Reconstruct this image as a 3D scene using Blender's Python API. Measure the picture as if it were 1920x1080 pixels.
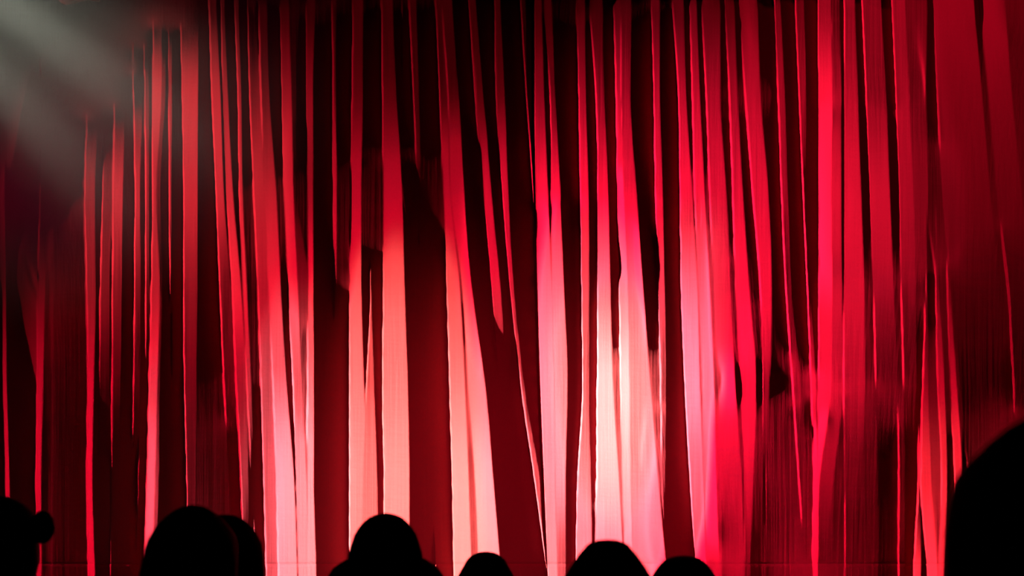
import bpy, bmesh, math, random
import numpy as np
from mathutils import Vector, Matrix, noise

random.seed(4)
for ob in list(bpy.data.objects):
    bpy.data.objects.remove(ob, do_unlink=True)
scene = bpy.context.scene
col = scene.collection

# ------------------------------------------------------------------ camera, world, exposure
scene.view_settings.view_transform = 'Standard'
scene.view_settings.look = 'None'
scene.view_settings.exposure = 0.0
scene.view_settings.gamma = 1.0
scene.view_settings.use_curve_mapping = False
scene.cycles.max_bounces = 4
scene.cycles.diffuse_bounces = 1
scene.cycles.volume_bounces = 0
scene.cycles.use_denoising = True
cam_d = bpy.data.cameras.new('camera'); cam = bpy.data.objects.new('camera', cam_d); col.objects.link(cam)
cam.location = (0.0, -16.0, 2.63)
cam.rotation_euler = (math.radians(90), 0, 0)
cam_d.sensor_width = 36.0; cam_d.lens = 60.0
cam_d.dof.use_dof = True; cam_d.dof.focus_distance = 16.0; cam_d.dof.aperture_fstop = 5.6
scene.camera = cam
wd = bpy.data.worlds.new('world'); scene.world = wd; wd.use_nodes = True
wd.node_tree.nodes['Background'].inputs[0].default_value = (0.02, 0.002, 0.004, 1)
wd.node_tree.nodes['Background'].inputs[1].default_value = 0.01

# ------------------------------------------------------------------ fold data
# Folds of the curtain.  Heights (in stage units) at which every fold line was measured:
ROWS = [20, 180, 360, 540, 720, 900, 1050]
# shallow cloth between the folds: light level wanted there, by column
BASE_X = [0, 100, 220, 330, 420, 480, 600, 700, 800, 900, 980, 1075, 1110, 1200, 1255, 1340, 1440, 1520, 1600, 1700, 1800, 1910]
BASE_T = [
    [0, 0, 0, 5, 0, 0, 13, 10, 12, 1, 5, 15, 8, 20, 19, 30, 7, 15, 45, 40, 40, 60],
    [0, 0, 8, 25, 10, 5, 21, 3, 0, 0, 0, 10, 0, 40, 10, 70, 74, 15, 60, 50, 50, 80],
    [0, 0, 20, 30, 61, 83, 37, 65, 54, 70, 5, 41, 25, 90, 15, 90, 56, 20, 90, 55, 80, 80],
    [0, 73, 28, 37, 43, 79, 52, 104, 82, 98, 35, 104, 70, 130, 40, 110, 82, 47, 90, 75, 70, 55],
    [0, 68, 37, 58, 69, 70, 45, 110, 85, 95, 50, 85, 126, 150, 60, 130, 100, 82, 90, 75, 60, 32],
    [0, 71, 25, 68, 70, 70, 65, 120, 107, 133, 64, 142, 175, 160, 65, 150, 112, 101, 70, 65, 60, 65],
    [16, 73, 47, 95, 79, 80, 87, 130, 159, 140, 145, 130, 150, 120, 75, 160, 101, 105, 65, 75, 95, 65]]
# every fold: left edge, right edge, light level it catches, each at the seven heights
BANDS = [
    ([-4, -3, -2, 1, 5, 8, 9], [6, 7, 8, 10, 12, 17, 19], [8, 20, 40, 127, 201, 254, 285]),
    ([76, 75, 74, 71, 70, 67, 68], [92, 92, 91, 84, 80, 76, 77], [0, 15, 15, 87, 179, 215, 199]),
    ([165, 163, 158, 162, 165, 163, 166], [186, 186, 178, 179, 175, 172, 176], [0, 14, 135, 139, 209, 263, 290]),
    ([195, 194, 192, 188, 186, 183, 180], [214, 213, 212, 205, 205, 205, 205], [0, 14, 116, 126, 75, 49, 54]),
    ([215, 214, 212, 211, 210, 208, 206], [236, 235, 230, 228, 226, 222, 220], [0, 26, 187, 135, 92, 38, 60]),
    ([249, 250, 253, 252, 250, 246, 244], [266, 267, 262, 264, 262, 258, 256], [0, 82, 183, 127, 79, 25, 28]),
    ([268, 271, 273, 273, 272, 270, 268], [276, 279, 279, 280, 278, 275, 270], [0, 105, 141, 116, 26, 10, 5]),
    ([303, 302, 292, 299, 294, 290, 286], [312, 310, 301, 304, 300, 298, 293], [0, 110, 115, 97, 137, 193, 200]),
    ([287, 286, 286, 284, 280, 275, 270], [303, 302, 292, 299, 294, 290, 286], [0, 190, 175, 181, 294, 350, 339]),
    ([314, 316, 317, 318, 318, 318, 318], [322, 322, 321, 322, 322, 322, 322], [0, 150, 160, 50, 26, 31, 61]),
    ([337, 341, 344, 344, 346, 350, 352], [372, 371, 370, 370, 368, 368, 366], [0, 192, 195, 146, 115, 88, 92]),
    ([392, 397, 405, 412, 420, 430, 440], [406, 413, 419, 432, 442, 451, 455], [48, 177, 198, 123, 100, 33, 49]),
    ([414, 418, 425, 436, 443, 452, 456], [421, 427, 436, 451, 461, 466, 470], [48, 153, 203, 244, 160, 148, 127]),
    ([440, 446, 449, 455, 463, 471, 478], [447, 452, 454, 462, 470, 479, 486], [48, 146, 205, 242, 178, 130, 152]),
    ([464, 468, 476, 484, 489, 494, 498], [480, 488, 495, 504, 512, 518, 521], [13, 105, 185, 184, 215, 254, 252]),
    ([486, 489, 495, 504, 512, 518, 521], [500, 505, 517, 526, 537, 551, 556], [32, 94, 184, 252, 349, 409, 399]),
    ([541, 546, 548, 556, 563, 571, 575], [560, 556, 556, 579, 579, 577, 578], [19, 43, 52, 146, 184, 270, 330]),
    ([526, 529, 533, 540, 549, 555, 559], [541, 546, 549, 557, 565, 574, 578], [44, 141, 267, 335, 337, 400, 397]),
    ([575, 575, 577, 578, 577, 576, 576], [590, 586, 586, 587, 588, 588, 592], [36, 126, 148, 281, 364, 411, 405]),
    ([623, 624, 625, 626, 626, 626, 626], [629, 629, 630, 630, 630, 630, 630], [36, 92, 230, 155, 35, 65, 65]),
    ([662, 660, 658, 656, 655, 655, 656], [680, 680, 676, 677, 682, 688, 690], [52, 87, 206, 327, 371, 391, 386]),
    ([694, 694, 694, 694, 687, 680, 678], [694, 694, 694, 696, 701, 707, 709], [20, 20, 60, 168, 333, 370, 373]),
    ([754, 754, 755, 759, 764, 768, 769], [755, 755, 756, 786, 791, 797, 802], [14, 19, 40, 95, 110, 119, 124]),
    ([716, 717, 719, 719, 717, 720, 720], [736, 743, 753, 758, 764, 767, 767], [47, 82, 203, 337, 374, 402, 397]),
    ([768, 775, 783, 787, 791, 797, 802], [780, 786, 787, 791, 799, 809, 815], [45, 60, 75, 100, 115, 125, 125]),
    ([818, 824, 832, 838, 843, 848, 851], [828, 839, 843, 862, 872, 879, 884], [48, 68, 250, 326, 373, 419, 415]),
    ([828, 840, 845, 866, 876, 889, 895], [848, 860, 869, 883, 909, 925, 937], [45, 70, 265, 375, 372, 427, 417]),
    ([828, 839, 843, 861, 871, 878, 883], [829, 840, 845, 867, 877, 890, 896], [0, 25, 150, 139, 177, 237, 230]),
    ([880, 890, 905, 918, 928, 946, 962], [882, 892, 907, 923, 935, 954, 972], [20, 30, 55, 80, 110, 115, 115]),
    ([881, 893, 907, 922, 935, 959, 965], [893, 906, 921, 938, 950, 960, 965], [48, 82, 205, 228, 125, 100, 174]),
    ([928, 930, 942, 956, 975, 1001, 1022], [938, 946, 953, 963, 983, 1012, 1028], [49, 88, 210, 208, 200, 245, 191]),
    ([977, 986, 999, 1005, 1010, 1017, 1024], [985, 990, 1004, 1007, 1011, 1018, 1025], [31, 25, 85, 55, 55, 55, 55]),
    ([1002, 1002, 1005, 1008, 1013, 1020, 1026], [1015, 1020, 1027, 1034, 1039, 1040, 1044], [57, 128, 263, 351, 390, 394, 394]),
    ([1021, 1031, 1034, 1034, 1039, 1040, 1044], [1034, 1041, 1050, 1057, 1064, 1060, 1060], [53, 103, 266, 352, 387, 391, 321]),
    ([1130, 1133, 1140, 1144, 1149, 1160, 1168], [1151, 1155, 1158, 1161, 1164, 1167, 1170], [4, 0, 0, 99, 213, 225, 280]),
    ([1082, 1085, 1088, 1090, 1092, 1083, 1080], [1096, 1098, 1103, 1105, 1104, 1107, 1110], [58, 163, 270, 309, 350, 387, 388]),
    ([1106, 1117, 1121, 1121, 1120, 1119, 1114], [1130, 1133, 1140, 1144, 1149, 1160, 1168], [43, 136, 264, 369, 459, 445, 391]),
    ([1151, 1155, 1158, 1161, 1164, 1167, 1170], [1163, 1164, 1169, 1177, 1180, 1182, 1186], [69, 186, 303, 383, 470, 432, 393]),
    ([1163, 1164, 1169, 1177, 1180, 1182, 1186], [1183, 1182, 1193, 1205, 1219, 1234, 1249], [59, 156, 242, 350, 403, 380, 376]),
    ([1183, 1182, 1193, 1205, 1219, 1234, 1247], [1222, 1226, 1229, 1234, 1238, 1240, 1248], [20, 40, 75, 105, 185, 180, 130]),
    ([1222, 1226, 1229, 1234, 1238, 1240, 1248], [1236, 1237, 1242, 1246, 1249, 1248, 1254], [80, 182, 234, 259, 185, 180, 130]),
    ([1282, 1286, 1297, 1307, 1312, 1316, 1320], [1316, 1324, 1331, 1339, 1346, 1350, 1352], [0, 39, 104, 178, 217, 230, 263]),
    ([1262, 1272, 1275, 1277, 1284, 1294, 1303], [1282, 1286, 1297, 1307, 1312, 1318, 1322], [75, 185, 267, 365, 394, 346, 317]),
    ([1294, 1298, 1303, 1310, 1316, 1320, 1324], [1306, 1312, 1320, 1330, 1338, 1342, 1348], [95, 188, 271, 346, 380, 310, 266]),
    ([1316, 1324, 1331, 1339, 1346, 1350, 1352], [1350, 1350, 1361, 1369, 1378, 1390, 1395], [76, 163, 220, 230, 286, 220, 223]),
    ([1360, 1368, 1374, 1380, 1388, 1396, 1396], [1377, 1382, 1392, 1404, 1417, 1412, 1406], [78, 157, 223, 270, 274, 225, 163]),
    ([1387, 1398, 1411, 1426, 1430, 1430, 1430], [1421, 1425, 1440, 1446, 1443, 1436, 1436], [105, 175, 221, 245, 173, 96, 110]),
    ([1452, 1459, 1465, 1473, 1486, 1498, 1508], [1464, 1471, 1477, 1484, 1500, 1512, 1524], [105, 155, 159, 106, 120, 117, 95]),
    ([1491, 1498, 1505, 1513, 1521, 1526, 1525], [1508, 1511, 1511, 1519, 1529, 1531, 1526], [100, 145, 81, 85, 212, 335, 300]),
    ([1534, 1535, 1536, 1536, 1535, 1531, 1526], [1558, 1560, 1558, 1560, 1558, 1536, 1533], [147, 265, 302, 278, 253, 355, 355]),
    ([1558, 1560, 1558, 1560, 1558, 1536, 1533], [1575, 1577, 1577, 1578, 1580, 1562, 1550], [82, 161, 227, 207, 183, 159, 89]),
    ([1583, 1584, 1584, 1583, 1582, 1584, 1584], [1603, 1608, 1614, 1620, 1622, 1612, 1605], [136, 176, 230, 212, 165, 95, 78]),
    ([1617, 1624, 1631, 1638, 1642, 1645, 1645], [1652, 1661, 1668, 1675, 1682, 1685, 1685], [128, 131, 212, 162, 86, 55, 55]),
    ([1673, 1680, 1686, 1690, 1694, 1696, 1696], [1697, 1704, 1712, 1716, 1718, 1718, 1718], [148, 151, 172, 123, 78, 40, 31]),
    ([1697, 1704, 1712, 1716, 1718, 1718, 1718], [1738, 1736, 1740, 1736, 1730, 1724, 1719], [102, 95, 126, 87, 35, 25, 75]),
    ([1751, 1758, 1768, 1782, 1800, 1815, 1820], [1827, 1841, 1856, 1872, 1880, 1880, 1880], [138, 116, 99, 65, 44, 79, 90]),
    ([1838, 1853, 1869, 1890, 1900, 1905, 1905], [1885, 1897, 1915, 1935, 1945, 1950, 1950], [149, 117, 95, 60, 45, 42, 42]),
    ([1885, 1897, 1915, 1935, 1945, 1950, 1950], [1930, 1945, 1960, 1975, 1985, 1990, 1990], [120, 85, 80, 55, 45, 42, 42]),
    ([1734, 1734, 1736, 1738, 1739, 1746, 1757], [1734, 1734, 1736, 1756, 1759, 1766, 1758], [0, 0, 70, 46, 92, 178, 155]),
    ([1733, 1733, 1733, 1734, 1733, 1727, 1738], [1733, 1733, 1733, 1737, 1739, 1746, 1756], [0, 0, 5, 65, 151, 282, 306]),
    ([1752, 1752, 1753, 1755, 1759, 1766, 1759], [1752, 1752, 1753, 1760, 1770, 1775, 1770], [0, 0, 15, 106, 179, 293, 299]),
    ([1772, 1772, 1774, 1777, 1782, 1790, 1786], [1772, 1772, 1774, 1781, 1793, 1803, 1796], [0, 0, 15, 96, 186, 286, 252]),
    ([1722, 1722, 1722, 1722, 1722, 1721, 1714], [1722, 1722, 1722, 1722, 1722, 1724, 1726], [40, 40, 50, 60, 60, 75, 300])]
# folds that hang outside the picture on both sides
for k in range(7):
    q = -34 - 52 * k
    BANDS.append(([q - 2, q - 1, q, q, q - 1, q - 3, q - 4], [q + 18, q + 17, q + 16, q + 17, q + 18, q + 20, q + 21], [15, 40, 80, 110, 160, 190, 190]))
    q = 2000 + 58 * k
    BANDS.append(([q, q + 2, q + 4, q + 6, q + 6, q + 5, q + 5], [q + 26, q + 28, q + 30, q + 32, q + 32, q + 33, q + 33], [120, 110, 90, 60, 45, 45, 45]))

PX0, PX1, PY0, PY1 = -330.0, 2250.0, -170.0, 1096.0
HEM = 1057.0                       # the sewn seam above the hem
DX = 1.3                           # grid pitch across
FPX, DIST, CAMZ = 3200.0, 16.0, 2.63
ALB = np.array((0.07, 0.0109, 0.014))  # velvet
LX, LY, LAMPZ = -18.0, -8.0, 2.9               # the lighting tower stands left of the stage

def world(px, py, h=0.0):
    """curtain coordinates + depth of fold (same unit) -> metres"""
    y = -h / 200.0
    s = (DIST + y) / FPX
    return (px - 960.0) * s, y, CAMZ + (540.0 - py) * s

# lamps: where they point on the curtain, half width / half height of the pool, colour, strength
GAIN = 6.4
LAMPS = [
    ('hot',     1148,  765,  105,  265, (0.90, 1.00, 0.58), 11.5),
    ('pink',    1110,  930,  210,  570, (1.00, 0.88, 0.76), 7.0),
    ('rose',    1296,  740,   62,  400, (1.00, 0.70, 0.70), 8.0),
    ('warm',     765, 1060,  300,  660, (1.00, 1.00, 0.62), 7.5),
    ('pink2',    545, 1010,  110,  520, (1.00, 0.85, 0.80), 6.5),
    ('pink3',    285, 1000,   60,  400, (1.00, 0.50, 0.55), 2.8),
    ('redlow',   850, 1080, 1500,  850, (1.00, 0.012, 0.12), 1.8),
    ('redlow2', 1620, 1080,  520,  560, (1.00, 0.012, 0.10), 1.3),
    ('redtop',  1800,   60,  580,  860, (1.00, 0.012, 0.12), 0.62),
    ('redright', 1590, 380,  200,  580, (1.00, 0.04, 0.16), 2.7),
    ('redmid',  1230,  640,  390,  680, (1.00, 0.03, 0.17), 6.5),
    ('redmid2',  740, 1000,  330,  560, (1.00, 0.02, 0.13), 4.0),  # added red fill, keeps dim folds in the warm pool from browning
    ('brick',    300,  345,  300,  390, (1.00, 0.22, 0.22), 1.35),
    ('redwash',  700,  450,  900,  510, (1.00, 0.02, 0.12), 0.85),
    ('rightlow', 1755, 1080,  120,  360, (1.00, 0.14, 0.16), 5.0),
]

# red fill lamps added over the audience to lift the dark valleys between folds
FRONT = (0.0, -13.0, 7.5)
FRONT_FILLS = [
    ('front_low',  960, 1180,  700,  760, (1.00, 0.004, 0.10), 0.24),
    ('front_right', 1720, 120,  520,  700, (1.00, 0.004, 0.10), 0.055),
    ('front_wide',  960,  760, 1500,  900, (1.00, 0.004, 0.10), 0.008),
]

def s2l(v):
    v = np.clip(np.asarray(v, float) / 255.0, 0, 1)
    return np.where(v <= 0.04045, v / 12.92, ((v + 0.055) / 1.055) ** 2.4)

def along(vals, ys):
    """smooth Hermite curve through the seven measured heights, level beyond the ends"""
    v = np.asarray(vals, float); r = np.asarray(ROWS, float)
    m = np.gradient(v, r)
    d = np.diff(v) / np.diff(r)
    for i in range(len(d)):                      # monotone limiter
        if d[i] == 0: m[i] = m[i + 1] = 0
        else:
            for j in (i, i + 1):
                if m[j] / d[i] < 0: m[j] = 0
                elif abs(m[j]) > 3 * abs(d[i]): m[j] = 3 * d[i]
    out = np.empty_like(ys)
    k = np.clip(np.searchsorted(r, ys) - 1, 0, len(r) - 2)
    hh = r[k + 1] - r[k]; t = np.clip((ys - r[k]) / hh, 0, 1)
    out = (2*t**3 - 3*t**2 + 1) * v[k] + (t**3 - 2*t**2 + t) * hh * m[k] + (-2*t**3 + 3*t**2) * v[k + 1] + (t**3 - t**2) * hh * m[k + 1]
    sl0, sl1 = (v[1] - v[0]) / (r[1] - r[0]), (v[-1] - v[-2]) / (r[-1] - r[-2])
    return out, np.where(ys < r[0], (ys - r[0]) * sl0, np.where(ys > r[-1], (ys - r[-1]) * sl1, 0))

def pool(lamp, X, Z, Y=0.0, pos=None):
    """what one lamp sends to points of the curtain (before the slope of the cloth)"""
    nm, cx, cy, ru, rv, col, S = lamp
    tx, ty, tz = world(cx, cy)
    pos = pos or (LX, LY, LAMPZ)
    L = np.array(pos); d0 = np.array((tx, ty, tz)) - L; D0 = np.linalg.norm(d0); f = d0 / D0
    r = np.cross(f, (0, 0, 1)); r /= np.linalg.norm(r); u = np.cross(r, f)
    vx, vy, vz = X - L[0], Y - L[1], Z - L[2]
    fz = vx * f[0] + vy * f[1] + vz * f[2]
    a = (vx * r[0] + vy * r[1]) / fz; b = (vx * u[0] + vy * u[1] + vz * u[2]) / fz
    ta, tb = lamp_tan(lamp, pos)
    q = np.sqrt((a * tb / ta) ** 2 + b ** 2)
    ch = math.cos(math.atan(tb))
    s = np.clip((np.cos(np.arctan(q)) - ch) / (1 - ch), 0, 1)
    d2 = vx * vx + vy * vy + vz * vz
    return GAIN * S * D0 * D0 / d2 * s * s * (3 - 2 * s)

def lamp_tan(lamp, pos):
    nm, cx, cy, ru, rv, col, S = lamp
    tx, ty, tz = world(cx, cy)
    D0 = math.dist((tx, ty, tz), pos); sn = abs(pos[1]) / math.dist((tx, ty), pos[:2])
    return ru / 200.0 * sn / D0, rv / 200.0 / D0

def wanted(xs, ys):
    """light level wanted over the cloth"""
    T = np.empty((len(ys), len(xs)))
    bt = np.array([np.interp(xs, BASE_X, row) for row in BASE_T])
    for i, y in enumerate(ys):
        k = min(max(int(np.searchsorted(ROWS, y)) - 1, 0), 5)
        t = min(max((y - ROWS[k]) / (ROWS[k + 1] - ROWS[k]), 0), 1)
        T[i] = bt[k] * (1 - t) + bt[k + 1] * t
    for xl, xr, tt in BANDS:
        a, ea = along(xl, ys); b, eb = along(xr, ys); t, _ = along(tt, ys)
        a = a + 0.5 * (ea + eb); b = b + 0.5 * (ea + eb)
        cov = np.clip((xs[None] - a[:, None]) / DX + 0.5, 0, 1) * np.clip((b[:, None] - xs[None]) / DX + 0.5, 0, 1)
        cov *= np.clip((b - a)[:, None] / 2.0, 0, 1)
        T = T * (1 - cov) + t[:, None] * cov
    return T

def even_out(h, wall):
    """keep every face's turn but let the cloth hang smoothly from top to bottom (conjugate gradients)"""
    wx = np.where(wall, 0.0015, 1.0)
    near = np.zeros(h.shape, bool)
    for d in range(-3, 4):
        near[:, max(0, d):h.shape[1] - 1 + min(0, d)] |= wall[:, max(0, -d):wall.shape[1] - max(0, d)] if d else wall
    near = near[1:] | near[:-1]
    wy = np.where(near, 0.0, EVEN)
    gx = np.diff(h, axis=1)
    def div(ax, ay):
        o = np.zeros_like(h)
        o[:, 1:] += ax; o[:, :-1] -= ax
        o[1:] += ay; o[:-1] -= ay
        return o
    def A(v): return div(wx * np.diff(v, axis=1), wy * np.diff(v, axis=0)) + 2e-5 * v
    b = div(wx * gx, 0 * wy) + 2e-5 * h
    D = 2e-5 + np.zeros_like(h)
    D[:, 1:] += wx; D[:, :-1] += wx; D[1:] += wy; D[:-1] += wy
    x = h.copy(); r = b - A(x); z = r / D; p = z.copy(); rz = (r * z).sum()
    for it in range(220):
        Ap = A(p); al = rz / (p * Ap).sum()
        x += al * p; r -= al * Ap; z = r / D
        rz2 = (r * z).sum(); p = z + rz2 / rz * p; rz = rz2
    return x
EVEN = 0.06

def solve_folds(xs, ys):
    """depth of the cloth: each fold is turned to the lighting tower as far as the light it catches asks for"""
    T = wanted(xs, ys)
    h = np.zeros_like(T)
    PX = xs[None] - 960.0; PY = 540.0 - ys[:, None]
    for turn in range(7):                        # the depth moves the cloth within the beams: repeat until it settles
        YY = -h / 200.0
        XX = PX * (DIST + YY) / FPX; ZZ = CAMZ + PY * (DIST + YY) / FPX
        E = np.zeros(T.shape + (3,))
        for l in LAMPS:
            E += pool(l, XX, ZZ, YY)[..., None] * np.array(l[5])
        E += 1e-4
        F = np.zeros_like(E)
        for l in FRONT_FILLS:
            F += pool(l, XX, ZZ, YY, FRONT)[..., None] * np.array(l[5]) * 0.88
        th = np.arctan2(YY - LY, XX - LX)
        cR = np.maximum(s2l(np.minimum(T, 255)) - ALB[0] * F[..., 0], 0) / (ALB[0] * E[..., 0])
        cG = s2l(np.maximum(T - 255, 0)) / (ALB[1] * E[..., 1])
        c = np.maximum(cR, np.where(T > 255, cG, 0))
        c0 = c.copy()
        c = np.clip(c, 0, 0.96)
        dim = np.clip((E[..., 0] * ALB[0] - 0.002) / 0.006, 0, 1)      # hardly any light: hang straight
        c = np.minimum(c, 0.35 + 0.61 * dim) * dim + np.sin(th) * (1 - dim)
        white = np.clip((E[..., 1] / E[..., 0] - 0.08) / 0.12, 0, 1)
        white = white * np.clip((185 - T) / 50, 0, 1)
        c = np.where(c < 0.2, c * (1 - white * np.clip((0.2 - c) / 0.08, 0, 1)), c)
        c = np.maximum(c, 0.10 * np.clip((T - 235) / 25, 0, 1))
        phi = np.arcsin(c) - th
        phi = np.where(c < 0.04, -th - 0.14 * (1 - c / 0.04), phi)
        s = np.tan(phi) * DX
        # from the lamp's side across the cloth: a lit face is turned as far as its light asks, a dark one falls away
        # behind the fold before it, and where the light level jumps up the cloth steps forward again
        up = np.zeros_like(c); up[:, 1:] = np.maximum(0, c[:, 1:] - c[:, :-1])
        step = np.clip(up / STEP_UP, 0, 1); step = step * step * (3 - 2 * step)
        tn = np.tan(th) * DX
        n = len(xs)
        h0 = h; h = np.zeros_like(T)
        line = np.zeros(len(ys)); cur = np.zeros(len(ys))
        for i in range(1, n):
            line = line - tn[:, i]
            dark = np.clip(1 - c[:, i] / 0.08, 0, 1)
            sunk = np.clip((line - cur - 4) / 10, 0, 1)
            nxt = cur + s[:, i - 1] * (1 - sunk) - tn[:, i] * sunk - dark * DX * 0.25 * np.clip(cur / 40, 0, 1.5) - DX * 0.30 * np.clip((cur - 20) / 40, 0, 1.5)
            nxt = nxt + step[:, i] * np.maximum(0, np.maximum(line + 0.4, LEVEL) - nxt)
            line = np.maximum(line, nxt)
            h[:, i] = cur = nxt
        h = even_out(h, np.abs(np.diff(h, axis=1)) > 2.2 * DX)
    g = np.exp(-0.5 * (np.arange(-4, 5) / 1.1) ** 2); g /= g.sum()
    P = np.pad(h, ((4, 4), (0, 0)), mode='edge')
    h = sum(g[j] * P[j:j + len(ys)] for j in range(9))
    return T, E, F, c0, th, h
STEP_UP, LEVEL = 0.022, -4.0
# ------------------------------------------------------------------ lamps
def spot(name, lamp, pos, radius):
    nm, cx, cy, ru, rv, colr, S = lamp
    tgt = Vector(world(cx, cy)); p = Vector(pos)
    f = (tgt - p); D0 = f.length; f.normalize()
    r = f.cross(Vector((0, 0, 1))).normalized(); u = r.cross(f)
    ta, tb = lamp_tan(lamp, tuple(pos))
    ld = bpy.data.lights.new(name, 'SPOT')
    ld.energy = GAIN * S * 4 * math.pi ** 2 * D0 * D0 * CAL
    ld.color = colr
    ld.spot_size = 2 * math.atan(tb); ld.spot_blend = 1.0
    ld.shadow_soft_size = radius
    o = bpy.data.objects.new(name, ld); col.objects.link(o)
    m = Matrix((r, u, -f)).transposed()
    o.matrix_world = Matrix.Translation(p) @ m.to_4x4() @ Matrix.Diagonal((ta / tb, 1, 1, 1))
    return o
CAL = 1.0
for l in LAMPS:
    spot('stage_spotlight', l, (LX, LY, LAMPZ), 0.10)
for l in FRONT_FILLS:
    spot('front_fill', l, FRONT, 0.4)

# ------------------------------------------------------------------ helpers
def mat(name, base, rough=0.8, spec=0.1, noise_scale=None, noise_amt=0.0, bump=None):
    m = bpy.data.materials.new(name); m.use_nodes = True
    nt = m.node_tree; b = nt.nodes['Principled BSDF']
    b.inputs['Base Color'].default_value = (*base, 1); b.inputs['Roughness'].default_value = rough
    b.inputs['Specular IOR Level'].default_value = spec
    if noise_scale:
        tc = nt.nodes.new('ShaderNodeTexCoord'); mp = nt.nodes.new('ShaderNodeMapping')
        mp.inputs['Scale'].default_value = noise_scale
        nz = nt.nodes.new('ShaderNodeTexNoise'); nz.inputs['Scale'].default_value = 1.0; nz.inputs['Detail'].default_value = 4
        nt.links.new(tc.outputs['Object'], mp.inputs[0]); nt.links.new(mp.outputs[0], nz.inputs['Vector'])
        if noise_amt:
            mx = nt.nodes.new('ShaderNodeMix'); mx.data_type = 'RGBA'
            mx.inputs['A'].default_value = (*[c * (1 - noise_amt) for c in base], 1)
            mx.inputs['B'].default_value = (*[c * (1 + noise_amt) for c in base], 1)
            nt.links.new(nz.outputs[0], mx.inputs['Factor']); nt.links.new(mx.outputs['Result'], b.inputs['Base Color'])
        if bump:
            bp = nt.nodes.new('ShaderNodeBump'); bp.inputs['Strength'].default_value = bump[0]; bp.inputs['Distance'].default_value = bump[1]
            nt.links.new(nz.outputs[0], bp.inputs['Height']); nt.links.new(bp.outputs[0], b.inputs['Normal'])
    return m

def link(name, me, m=None, parent=None, smooth=True):
    o = bpy.data.objects.new(name, me); col.objects.link(o)
    if m and not me.materials: me.materials.append(m)
    if smooth: me.polygons.foreach_set('use_smooth', [True] * len(me.polygons))
    if parent: o.parent = parent
    return o

def tag(o, label, cat, group=None):
    o['label'] = label; o['category'] = cat
    if group: o['group'] = group
    return o

def grid_mesh(name, V):
    """V: rows x columns x 3 -> quad mesh"""
    nr, nc = V.shape[:2]
    me = bpy.data.meshes.new(name)
    idx = np.arange(nr * nc).reshape(nr, nc)
    F = np.stack([idx[:-1, :-1], idx[1:, :-1], idx[1:, 1:], idx[:-1, 1:]], -1).reshape(-1, 4)
    me.vertices.add(nr * nc); me.vertices.foreach_set('co', V.reshape(-1).astype(np.float32))
    me.loops.add(F.size); me.loops.foreach_set('vertex_index', F.reshape(-1).astype(np.int32))
    me.polygons.add(len(F)); me.polygons.foreach_set('loop_start', np.arange(0, F.size, 4, dtype=np.int32))
    me.update(calc_edges=True); me.validate()
    return me

# ------------------------------------------------------------------ floor and stage (below the picture)
def box_rows(name, prof, x0, x1, m):
    """stepped floor: profile of (y, z) points extruded across"""
    me = bpy.data.meshes.new(name)
    v = [(x, y, z) for x in (x0, x1) for y, z in prof]; n = len(prof)
    me.from_pydata(v, [], [(i, i + 1, n + i + 1, n + i) for i in range(n - 1)]); me.update()
    o = link(name, me, m, smooth=False); o['kind'] = 'structure'
    return o
m_floor = mat('dark_floor', (0.012, 0.010, 0.010), 0.9, 0.05, (3, 3, 3), 0.3)
STEPS = [(0.0, 1.2, 1.08), (1.2, 2.75, 0.80), (2.75, 4.62, 0.42), (4.62, 7.0, 0.16), (7.0, 9.5, -0.3), (9.5, 12.5, -0.75)]
def floor_at(d):
    for a, b, z in STEPS:
        if a <= d < b: return z
    return 0.0
prof = []
for a, b, z in STEPS:
    prof += [(-16 + a - (3 if a == 0 else 0), z), (-16 + b, z)]
STAGE_Z = world(0, PY1)[2] - 0.012
box_rows('floor', prof + [(-3.5, STAGE_Z), (3.5, STAGE_Z)], -13, 13, m_floor)

wb = bpy.data.meshes.new('wall_back'); wb.from_pydata([(-13, 3.5, STAGE_Z), (13, 3.5, STAGE_Z), (13, 3.5, 9), (-13, 3.5, 9)], [], [(0, 1, 2, 3)]); wb.update()
link('wall_back', wb, m_floor, smooth=False)['kind'] = 'structure'

# ------------------------------------------------------------------ the stage curtain, two halves
xs = np.arange(PX0, PX1 + 0.1, DX)
ys = np.concatenate([np.linspace(PY0, HEM - 12, 230), np.linspace(HEM - 9, HEM, 6), np.linspace(HEM + 3, PY1, 9)])
T_, E_, F_, c_, th_, H = solve_folds(xs, ys)
H = np.where(H > 60, 60 + 20 * np.tanh((H - 60) / 20), H)
groove = np.exp(-((ys - HEM) / 2.2) ** 2) * 1.6 - np.clip((ys - HEM) / 3, 0, 1) * 0.8
H = H - groove[:, None]
ex, eo = along([1002, 1002, 1004, 1008, 1013, 1020, 1026], ys); ex = ex + eo

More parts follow.
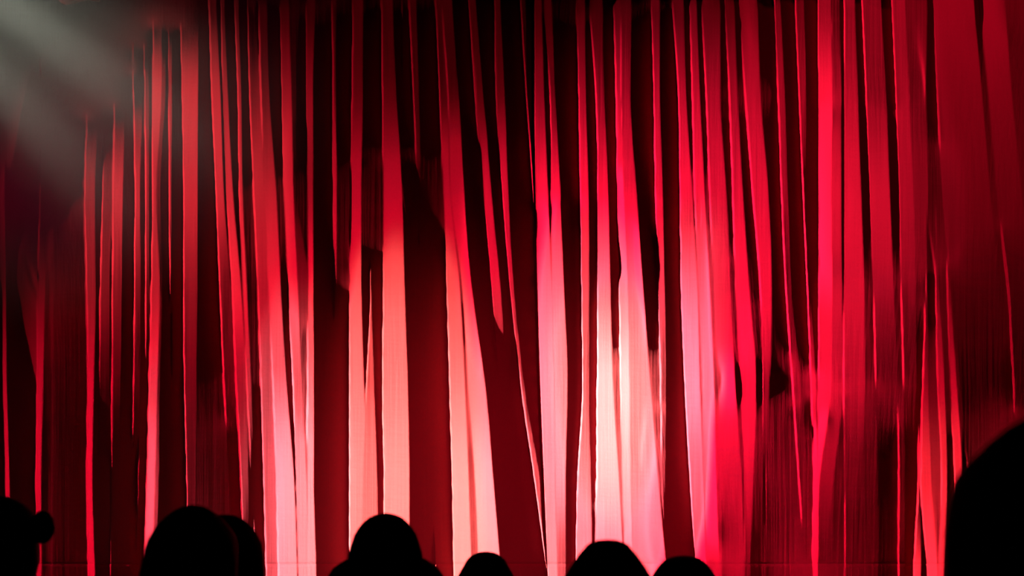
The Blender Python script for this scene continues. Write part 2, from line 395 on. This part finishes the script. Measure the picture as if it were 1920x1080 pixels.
def velvet():
    m = mat('red_velvet', tuple(ALB), 0.9, 0.05)
    nt = m.node_tree; b = nt.nodes['Principled BSDF']
    tc = nt.nodes.new('ShaderNodeTexCoord')
    def tex(scale, detail, rough=0.5):
        mp = nt.nodes.new('ShaderNodeMapping'); mp.inputs['Scale'].default_value = scale
        nz = nt.nodes.new('ShaderNodeTexNoise'); nz.inputs['Scale'].default_value = 1; nz.inputs['Detail'].default_value = detail; nz.inputs['Roughness'].default_value = rough
        nt.links.new(tc.outputs['Object'], mp.inputs[0]); nt.links.new(mp.outputs[0], nz.inputs['Vector']); return nz
    pile = tex((90, 90, 55), 3, 0.7); crease = tex((1.6, 1.6, 7.0), 3, 0.45); streak = tex((26, 26, 0.5), 2, 0.5)
    mx = nt.nodes.new('ShaderNodeMix'); mx.data_type = 'RGBA'
    mx.inputs['A'].default_value = (*(ALB * 0.86), 1); mx.inputs['B'].default_value = (*(ALB * 1.14), 1)
    nt.links.new(pile.outputs[0], mx.inputs['Factor']); nt.links.new(mx.outputs['Result'], b.inputs['Base Color'])
    b1 = nt.nodes.new('ShaderNodeBump'); b1.inputs['Strength'].default_value = 0.25; b1.inputs['Distance'].default_value = 0.002
    nt.links.new(pile.outputs[0], b1.inputs['Height'])
    b2 = nt.nodes.new('ShaderNodeBump'); b2.inputs['Strength'].default_value = 0.35; b2.inputs['Distance'].default_value = 0.02
    nt.links.new(crease.outputs[0], b2.inputs['Height']); nt.links.new(b1.outputs[0], b2.inputs['Normal']); 
    b3 = nt.nodes.new('ShaderNodeBump'); b3.inputs['Strength'].default_value = 0.14; b3.inputs['Distance'].default_value = 0.02
    nt.links.new(streak.outputs[0], b3.inputs['Height']); nt.links.new(b2.outputs[0], b3.inputs['Normal']); nt.links.new(b3.outputs[0], b.inputs['Normal'])
    return m
m_velvet = velvet()

def cloth_rows(px, hh):
    """(rows, columns) of curtain coordinates and depths -> points in metres"""
    y = -hh / 200.0; s = (DIST + y) / FPX
    return np.stack([(px - 960) * s, y, CAMZ + (540 - ys[:, None]) * s], -1)

NL = int((1010 - PX0) / DX); NR = int((PX1 - 1010) / DX)
pl = PX0 + (ex[:, None] - PX0) * np.linspace(0, 1, NL)[None]
hl = np.array([np.interp(pl[i], xs, H[i]) for i in range(len(ys))])
hl[:, -5:] -= np.array([1.0, 3.0, 6.0, 9.0, 12.0])
ext = np.linspace(0, 1, 17)[None, 1:]                       # runs on behind the other half
k0 = hl[:, -1:]
low = np.minimum(k0, np.array([np.interp(ex[i] + np.arange(0, 60, 3), xs, H[i]).min() for i in range(len(ys))])[:, None]) - 22
pl = np.concatenate([pl, ex[:, None] + 52 * ext], 1); hl = np.concatenate([hl, k0 + (low - k0) * np.minimum(1, ext * 6)], 1)
pr = ex[:, None] + (PX1 - ex[:, None]) * np.linspace(0, 1, NR)[None]
hr = np.array([np.interp(pr[i], xs, H[i]) for i in range(len(ys))])
jh = int(np.argmin(abs(ys - HEM)))
for V, lab in ((cloth_rows(pl, hl), 'left half of the red velvet stage curtain, its top corner veiled by haze'),
               (cloth_rows(pr, hr), 'right half of the red velvet stage curtain, with the hottest pool of light')):
    cur = link('stage_curtain', grid_mesh('stage_curtain', V[:jh + 1]), m_velvet)
    tag(cur, lab, 'curtain', 'stage curtain halves')
    link('hem', grid_mesh('hem', V[jh:]), m_velvet, cur)

# ------------------------------------------------------------------ swagged border at the top, only its tail dips into view
m_border = mat('border_cloth', (0.09, 0.016, 0.018), 0.9, 0.05, (6, 6, 30), 0.25, (0.3, 0.01))
def border():
    us = np.arange(PX0 + 20, PX1 - 20, 4.0); n = len(us)
    low = -26 - 14 * np.abs(np.sin((us + 40) * math.pi / 210.0))             # scalloped lower edge
    tail = np.interp(us, [88, 112, 122, 140, 152, 168, 178, 184, 189, 192], [-30, 4, 9, 7, 3, 1, 2, 4, 2, -34])
    low = np.where((us > 88) & (us < 192), tail, low)
    rows = np.linspace(0, 1, 24)
    V = np.zeros((24, n, 3))
    for i, t in enumerate(rows):
        py = -170 + (low + 170) * t
        sag = np.sin(((us + 40) / 210.0 % 1) * math.pi)
        h = 118 + 10 * np.sin(us / 9.0 + 1.5 * np.sin(us / 40.0)) * (0.4 + 0.6 * t) + 6 * np.sin(t * 22 + 3 * sag) * sag
        y = -h / 200.0; s = (DIST + y) / FPX
        V[i, :, 0] = (us - 960) * s; V[i, :, 1] = y; V[i, :, 2] = CAMZ + (540 - py) * s
    o = link('curtain_border', grid_mesh('curtain_border', V), m_border)
    sd = o.modifiers.new('thickness', 'SOLIDIFY'); sd.thickness = 0.012
    tag(o, 'dark red swagged border whose ragged tail dips in at the top edge', 'border')
border()

# ------------------------------------------------------------------ haze in the beams of the lamp high on the left
HZ = Vector(world(70, 40, 400))
HR = (2.9, 0.95, 2.6)
def haze():
    bm = bmesh.new(); bmesh.ops.create_uvsphere(bm, u_segments=32, v_segments=20, radius=1.0)
    for v in bm.verts: v.co = Vector((v.co.x * HR[0], v.co.y * HR[1], v.co.z * HR[2]))
    me = bpy.data.meshes.new('haze'); bm.to_mesh(me); bm.free()
    m = bpy.data.materials.new('haze'); m.use_nodes = True; nt = m.node_tree; nt.nodes.clear()
    out = nt.nodes.new('ShaderNodeOutputMaterial'); vs = nt.nodes.new('ShaderNodeVolumeScatter')
    vs.inputs['Color'].default_value = (0.95, 0.97, 0.90, 1)
    tc = nt.nodes.new('ShaderNodeTexCoord'); mp = nt.nodes.new('ShaderNodeMapping'); mp.inputs['Scale'].default_value = [1 / r for r in HR]
    ln = nt.nodes.new('ShaderNodeVectorMath'); ln.operation = 'LENGTH'
    mr = nt.nodes.new('ShaderNodeMapRange'); mr.interpolation_type = 'SMOOTHSTEP'
    mr.inputs['From Min'].default_value = 1.0; mr.inputs['From Max'].default_value = 0.0
    mr.inputs['To Min'].default_value = 0.0; mr.inputs['To Max'].default_value = HAZE_D
    nt.links.new(tc.outputs['Object'], mp.inputs[0]); nt.links.new(mp.outputs[0], ln.inputs[0])
    nt.links.new(ln.outputs['Value'], mr.inputs['Value']); nt.links.new(mr.outputs[0], vs.inputs['Density'])
    nt.links.new(vs.outputs[0], out.inputs['Volume'])
    o = link('haze', me, m); o.location = HZ
    o['kind'] = 'stuff'; tag(o, 'grey stage haze lit by two slanting beams in the upper left corner', 'haze')
HAZE_D = 0.0065
haze()
SRC = world(-420, -319, 330)
def beam(px, py, ru, S):
    tgt = Vector(world(px, py, 430)); p = Vector(SRC); f = tgt - p; D0 = f.length
    ld = bpy.data.lights.new('beam_spotlight', 'SPOT'); ld.energy = S * 39.5 * D0 * D0; ld.color = (0.97, 1.0, 0.86)
    ld.spot_size = 2 * math.atan(ru / 215.0 / D0); ld.spot_blend = 1.0; ld.shadow_soft_size = 0.05
    o = bpy.data.objects.new('beam_spotlight', ld); col.objects.link(o)
    o.rotation_mode = 'QUATERNION'; o.location = p; o.rotation_quaternion = f.to_track_quat('-Z', 'Y')
beam(100, 72, 54, 115.0)
beam(40, 205, 55, 85.0)
beam(170, 170, 240, 36.0)  # added wide fill that lifts the haze between the two beams
# ------------------------------------------------------------------ the audience, dark against the lit curtain
m_skin = mat('skin', (0.10, 0.055, 0.04), 0.6, 0.1, (40, 40, 40), 0.1)
m_hair = mat('dark_hair', (0.010, 0.007, 0.006), 0.7, 0.05, (120, 120, 8), 0.4, (0.4, 0.003))
m_coat = mat('dark_clothes', (0.012, 0.011, 0.013), 0.95, 0.02, (60, 60, 60), 0.3, (0.3, 0.002))
m_leg = mat('dark_trousers', (0.010, 0.011, 0.016), 0.95, 0.02, (60, 60, 60), 0.3)
m_hat = mat('dark_hat_cloth', (0.012, 0.010, 0.009), 0.95, 0.02, (200, 200, 200), 0.3, (0.4, 0.002))

def skin_chain(edges_pts, radii, root=0):
    """tube body grown along a skeleton of joints"""
    pts, edges = edges_pts
    me = bpy.data.meshes.new('tmp'); me.from_pydata(pts, edges, [])
    o = bpy.data.objects.new('tmp', me); col.objects.link(o)
    o.modifiers.new('skin', 'SKIN'); sm = o.modifiers.new('sub', 'SUBSURF'); sm.levels = 1; sm.render_levels = 1
    for sv, r in zip(me.skin_vertices[0].data, radii):
        sv.radius = r if isinstance(r, tuple) else (r, r)
        sv.use_root = False
    me.skin_vertices[0].data[root].use_root = True
    dg = bpy.context.evaluated_depsgraph_get(); ev = o.evaluated_get(dg)
    res = bpy.data.meshes.new_from_object(ev)
    bpy.data.objects.remove(o, do_unlink=True)
    return res

def figure_mesh():
    P, E, R = [], [], []
    def add(p, r, parent=None):
        P.append(p); R.append(r)
        if parent is not None: E.append((parent, len(P) - 1))
        return len(P) - 1
    pel = add((0, 0, 0.95), (0.155, 0.11)); wai = add((0, 0, 1.10), (0.135, 0.095), pel)
    che = add((0, 0.0, 1.27), (0.155, 0.11), wai); upc = add((0, -0.01, 1.38), (0.13, 0.09), che)
    nk = add((0, -0.01, 1.46), 0.062, upc); nk2 = add((0, 0.012, 1.55), 0.058, nk)
    hands = []
    for s in (-1, 1):
        sh = add((s * 0.165, -0.01, 1.375), 0.062, upc); el = add((s * 0.225, -0.03, 1.11), 0.044, sh)
        wr = add((s * 0.235, 0.055, 0.88), 0.027, el); pa = add((s * 0.235, 0.085, 0.80), (0.040, 0.020), wr)
        hands.append((s, (s * 0.235, 0.085, 0.80)))
        hip = add((s * 0.09, 0, 0.88), 0.088, pel); kn = add((s * 0.10, 0.02, 0.50), 0.060, hip)
        an = add((s * 0.105, -0.02, 0.09), 0.040, kn); to = add((s * 0.12, 0.13, 0.035), (0.042, 0.032), an)
    bm = bmesh.new()
    me = skin_chain((P, E), R); bm.from_mesh(me); bpy.data.meshes.remove(me)
    for s, pc in hands:                                    # five separate fingers, slightly curled
        for k, (dy, ln) in enumerate(((-0.030, 0.060), (-0.010, 0.074), (0.010, 0.080), (0.029, 0.072))):
            x, y, z = pc
            q = [(x, y + dy, z - 0.005), (x, y + dy, z - 0.045), (x - s * 0.006, y + dy, z - 0.045 - ln * 0.5), (x - s * 0.024, y + dy, z - 0.045 - ln * 0.9)]
            f = skin_chain((q, [(0, 1), (1, 2), (2, 3)]), [0.010, 0.010, 0.009, 0.007]); bm.from_mesh(f); bpy.data.meshes.remove(f)
        x, y, z = pc
        q = [(x, y + 0.018, z + 0.005), (x - s * 0.012, y + 0.045, z - 0.02), (x - s * 0.018, y + 0.052, z - 0.055)]
        f = skin_chain((q, [(0, 1), (1, 2)]), [0.013, 0.011, 0.009]); bm.from_mesh(f); bpy.data.meshes.remove(f)
    # head with brow, nose, lips, jaw; ears
    C = Vector((0, 0.022, 1.612))
    r = bmesh.ops.create_uvsphere(bm, u_segments=40, v_segments=28, radius=1.0)
    for v in r['verts']:
        x, y, z = v.co
        X, Y, Z = x * 0.076, y * 0.097, z * 0.115
        if z < 0:
            X *= 1 - 0.30 * (-z) ** 1.3; Y *= 1 - 0.12 * (-z)
            if y < 0: Y *= 1 - 0.35 * (-z)
        if y > 0.3:
            def bump(cx, cz, sx, sz): return math.exp(-((x - cx) / sx) ** 2 - ((z - cz) / sz) ** 2)
            Y += 0.024 * bump(0, -0.22, 0.14, 0.16) + 0.012 * bump(0, -0.05, 0.10, 0.22) - 0.010 * (bump(0.42, 0.03, 0.20, 0.12) + bump(-0.42, 0.03, 0.20, 0.12)) \
                + 0.006 * bump(0, 0.22, 0.7, 0.10) + 0.008 * bump(0, -0.52, 0.28, 0.07) + 0.012 * bump(0, -0.88, 0.35, 0.14)
        v.co = C + Vector((X, Y, Z))
    for s in (-1, 1):
        r = bmesh.ops.create_uvsphere(bm, u_segments=12, v_segments=10, radius=1.0)
        for v in r['verts']:
            v.co = C + Vector((s * (0.076 + 0.006) + v.co.x * 0.009, -0.008 + v.co.y * 0.018 - 0.006 * v.co.z, 0.0 + v.co.z * 0.032))
    tmp = bpy.data.meshes.new('tmp'); bm.to_mesh(tmp); bm.free()
    o = bpy.data.objects.new('tmp', tmp); col.objects.link(o)
    rm = o.modifiers.new('remesh', 'REMESH'); rm.mode = 'VOXEL'; rm.voxel_size = 0.0085
    sm = o.modifiers.new('smooth', 'SMOOTH'); sm.factor = 0.5; sm.iterations = 2
    dg = bpy.context.evaluated_depsgraph_get(); res = bpy.data.meshes.new_from_object(o.evaluated_get(dg))
    bpy.data.objects.remove(o, do_unlink=True); bpy.data.meshes.remove(tmp)
    res.name = 'person'
    for m in (m_skin, m_coat, m_leg): res.materials.append(m)
    co = np.zeros(len(res.vertices) * 3, np.float32); res.vertices.foreach_get('co', co); co = co.reshape(-1, 3)
    mi = np.zeros(len(res.polygons), np.int32)
    ctr = np.zeros(len(res.polygons) * 3, np.float32); res.polygons.foreach_get('center', ctr); ctr = ctr.reshape(-1, 3)
    arm = abs(ctr[:, 0]) > 0.19
    mi[:] = 1
    mi[(ctr[:, 2] > 1.47)] = 0; mi[(ctr[:, 2] < 0.885) & arm] = 0; mi[(ctr[:, 2] < 0.98) & ~arm] = 2; mi[ctr[:, 2] < 0.6] = 2
    res.polygons.foreach_set('material_index', mi); res.polygons.foreach_set('use_smooth', [True] * len(mi)); res.update()
    return res
FIG = figure_mesh()
FIG_TOP = max(v.co.z for v in FIG.vertices)

def eye_mesh():
    bm = bmesh.new(); bmesh.ops.create_uvsphere(bm, u_segments=16, v_segments=10, radius=0.0125)
    bmesh.ops.rotate(bm, verts=bm.verts, cent=(0, 0, 0), matrix=Matrix.Rotation(math.radians(-90), 3, 'X'))
    me = bpy.data.meshes.new('eye'); bm.to_mesh(me); bm.free()
    me.materials.append(mat('eye_white', (0.5, 0.48, 0.45), 0.3, 0.3)); me.materials.append(mat('iris', (0.03, 0.018, 0.01), 0.3, 0.3))
    for p in me.polygons: p.material_index = 1 if p.center.y > 0.0105 else 0
    return me
EYE = eye_mesh()

def ring_mesh(name, rings, seg=56, close=True):
    """lofted shape from (z, centre x, centre y, half width, half depth, jitter) rings"""
    bm = bmesh.new(); prev = None
    for (z, cx, cy, w, d, jit) in rings:
        ring = []
        for k in range(seg):
            a = 2 * math.pi * k / seg
            q = 1 + jit * (0.5 * math.sin(a * 11 + z * 30) + 0.5 * noise.noise((math.cos(a) * 3, math.sin(a) * 3, z * 9)))
            ring.append(bm.verts.new((cx + math.cos(a) * w * q, cy + math.sin(a) * d * q, z)))
        if prev:
            for k in range(seg): bm.faces.new((prev[k], ring[k], ring[(k + 1) % seg], prev[(k + 1) % seg]))
        elif close: bm.faces.new(list(reversed(ring)))
        prev = ring
    if close: bm.faces.new(prev)
    bmesh.ops.recalc_face_normals(bm, faces=bm.faces)
    me = bpy.data.meshes.new(name); bm.to_mesh(me); bm.free(); return me

def person(d, cx_px, top_px, outline, label, yaw=0.0, hat=None, bun=None):
    """outline: hair silhouette as (drop below its top, half width), picture units at distance d"""
    u = d / FPX
    X = (cx_px - 960) * u; topz = CAMZ + (540 - top_px) * u
    fz = floor_at(d); H = topz - fz
    o = link('person', FIG, None); k = (H - 0.028) / FIG_TOP
    o.location = (X, -16 + d, fz); o.rotation_euler = (0, 0, yaw); o.scale = (k, k, k)
    tag(o, label, 'person')
    for sx in (-1, 1):
        e = link('eye', EYE, None, o); e.location = (sx * 0.031, 0.022 + 0.0755, 1.615)
    # hair (or hat) hugs the head; sizes in the figure's own units
    yc = 0.006
    dep = 0.118
    rings = []
    for dy, w in outline:
        z = (H - dy * u) / k; hw = w * u / k
        t = dy / max(1, outline[-1][0])
        dd = min(hw * 1.12, dep) if dy * u < 0.10 else max(0.05, min(hw * 0.95, 0.10) - 0.035 * max(0, (dy * u - 0.10) / 0.12))
        back = 0.0 if dy * u < 0.07 else -0.045 * min(1, (dy * u - 0.07) / 0.08)       # face stays clear of the hair
        if hat: dd, back = hw * 1.12, 0.0
        rings.append((z, 0, yc + back, hw, dd, 0.012))
    me = ring_mesh('hair', rings)
    h = link('hair', me, m_hat if hat else m_hair, o)
    if hat:
        h.name = 'hat_crown'; me.name = 'hat_crown'
        z0 = (H - hat[0][0] * u) / k
        br = [((H - dy * u) / k, 0, yc, w * u / k, w * u / k * 1.1, 0.0) for dy, w in hat]
        bme = ring_mesh('hat_brim', br, close=False)
        b = link('hat_brim', bme, m_hat, o); sd = b.modifiers.new('thickness', 'SOLIDIFY'); sd.thickness = 0.006; sd.offset = -1
    if bun:
        bx, bz, rx, rz = bun
        bm = bmesh.new(); bmesh.ops.create_uvsphere(bm, u_segments=28, v_segments=18, radius=1.0)
        for v in bm.verts:
            q = 1 + 0.05 * noise.noise(v.co * 3) + 0.02 * math.sin(8 * math.atan2(v.co.z, v.co.x) + 6 * v.co.y)
            v.co = Vector((v.co.x * rx * q, v.co.y * rx * 0.9 * q, v.co.z * rz * q)) * (u / k)
        me2 = bpy.data.meshes.new('hair_bun'); bm.to_mesh(me2); bm.free()
        b = link('hair_bun', me2, m_hair, o)
        off = Vector(((bx - cx_px) * u / k, 0.0, (CAMZ + (540 - bz) * u - fz) / k))
        off.rotate(Matrix.Rotation(-yaw, 3, 'Z')); b.location = off
    return o

person(4.2, -8, 928, [(1, 5), (3, 16), (6, 27), (11, 38), (17, 47), (24, 56), (32, 64), (42, 70), (52, 73), (70, 74), (90, 71), (105, 68), (128, 68), (150, 65)],
       'person at the left edge with hair gathered in a bun, silhouetted before the curtain', yaw=math.radians(70), bun=(79, 989, 25, 31))
person(3.6, 359, 947, [(1, 8), (4, 20), (9, 32), (15, 40), (24, 51), (32, 60), (42, 68), (52, 75), (62, 81), (75, 85), (100, 88), (132, 91), (170, 92), (215, 88), (240, 80)],
       'person with a tall rounded head of long hair, left one of the overlapping pair')
person(4.15, 422, 965, [(1, 8), (4, 20), (9, 31), (15, 39), (24, 48), (35, 57), (45, 62), (57, 68), (80, 74), (110, 78), (150, 79), (190, 76), (215, 68)],
       'person half hidden behind the long-haired head, right one of the overlapping pair')
person(4.4, 722, 963, [(1, 10), (4, 21), (9, 32), (15, 39), (22, 46), (30, 52), (40, 58), (52, 62), (64, 66), (78, 70), (92, 71), (104, 72)],
       'person in a dark brimmed hat, sharp against the bright salmon folds left of centre', hat=[(86, 70), (90, 78), (96, 88), (104, 99), (114, 106), (126, 113), (136, 117)])
person(5.3, 911, 1035, [(1, 8), (3, 17), (6, 24), (10, 30), (16, 36), (25, 41), (34, 46), (45, 52), (62, 57), (85, 61), (115, 62), (140, 57)],
       'person whose small head barely shows, between the hatted person and the widest head')
person(3.5, 1140, 1013, [(1, 12), (3, 23), (6, 32), (11, 40), (20, 47), (28, 54), (38, 61), (50, 70), (67, 80), (85, 85), (110, 88), (160, 90), (210, 86), (245, 78)],
       'person with the widest rounded head, in front of the hottest pool of light')
person(4.8, 1283, 1043, [(1, 11), (3, 21), (6, 30), (10, 37), (16, 43), (24, 50), (37, 58), (52, 64), (70, 68), (105, 70), (140, 66), (170, 58)],
       'person with a low smooth head, just right of the widest head')
person(1.85, 1946, 783, [(2, 14), (10, 32), (22, 52), (48, 82), (70, 102), (90, 124), (125, 149), (167, 168), (220, 183), (261, 190), (300, 192), (380, 188), (470, 160), (520, 140)],
       'large dark head of the nearest person, cut off by the right edge')
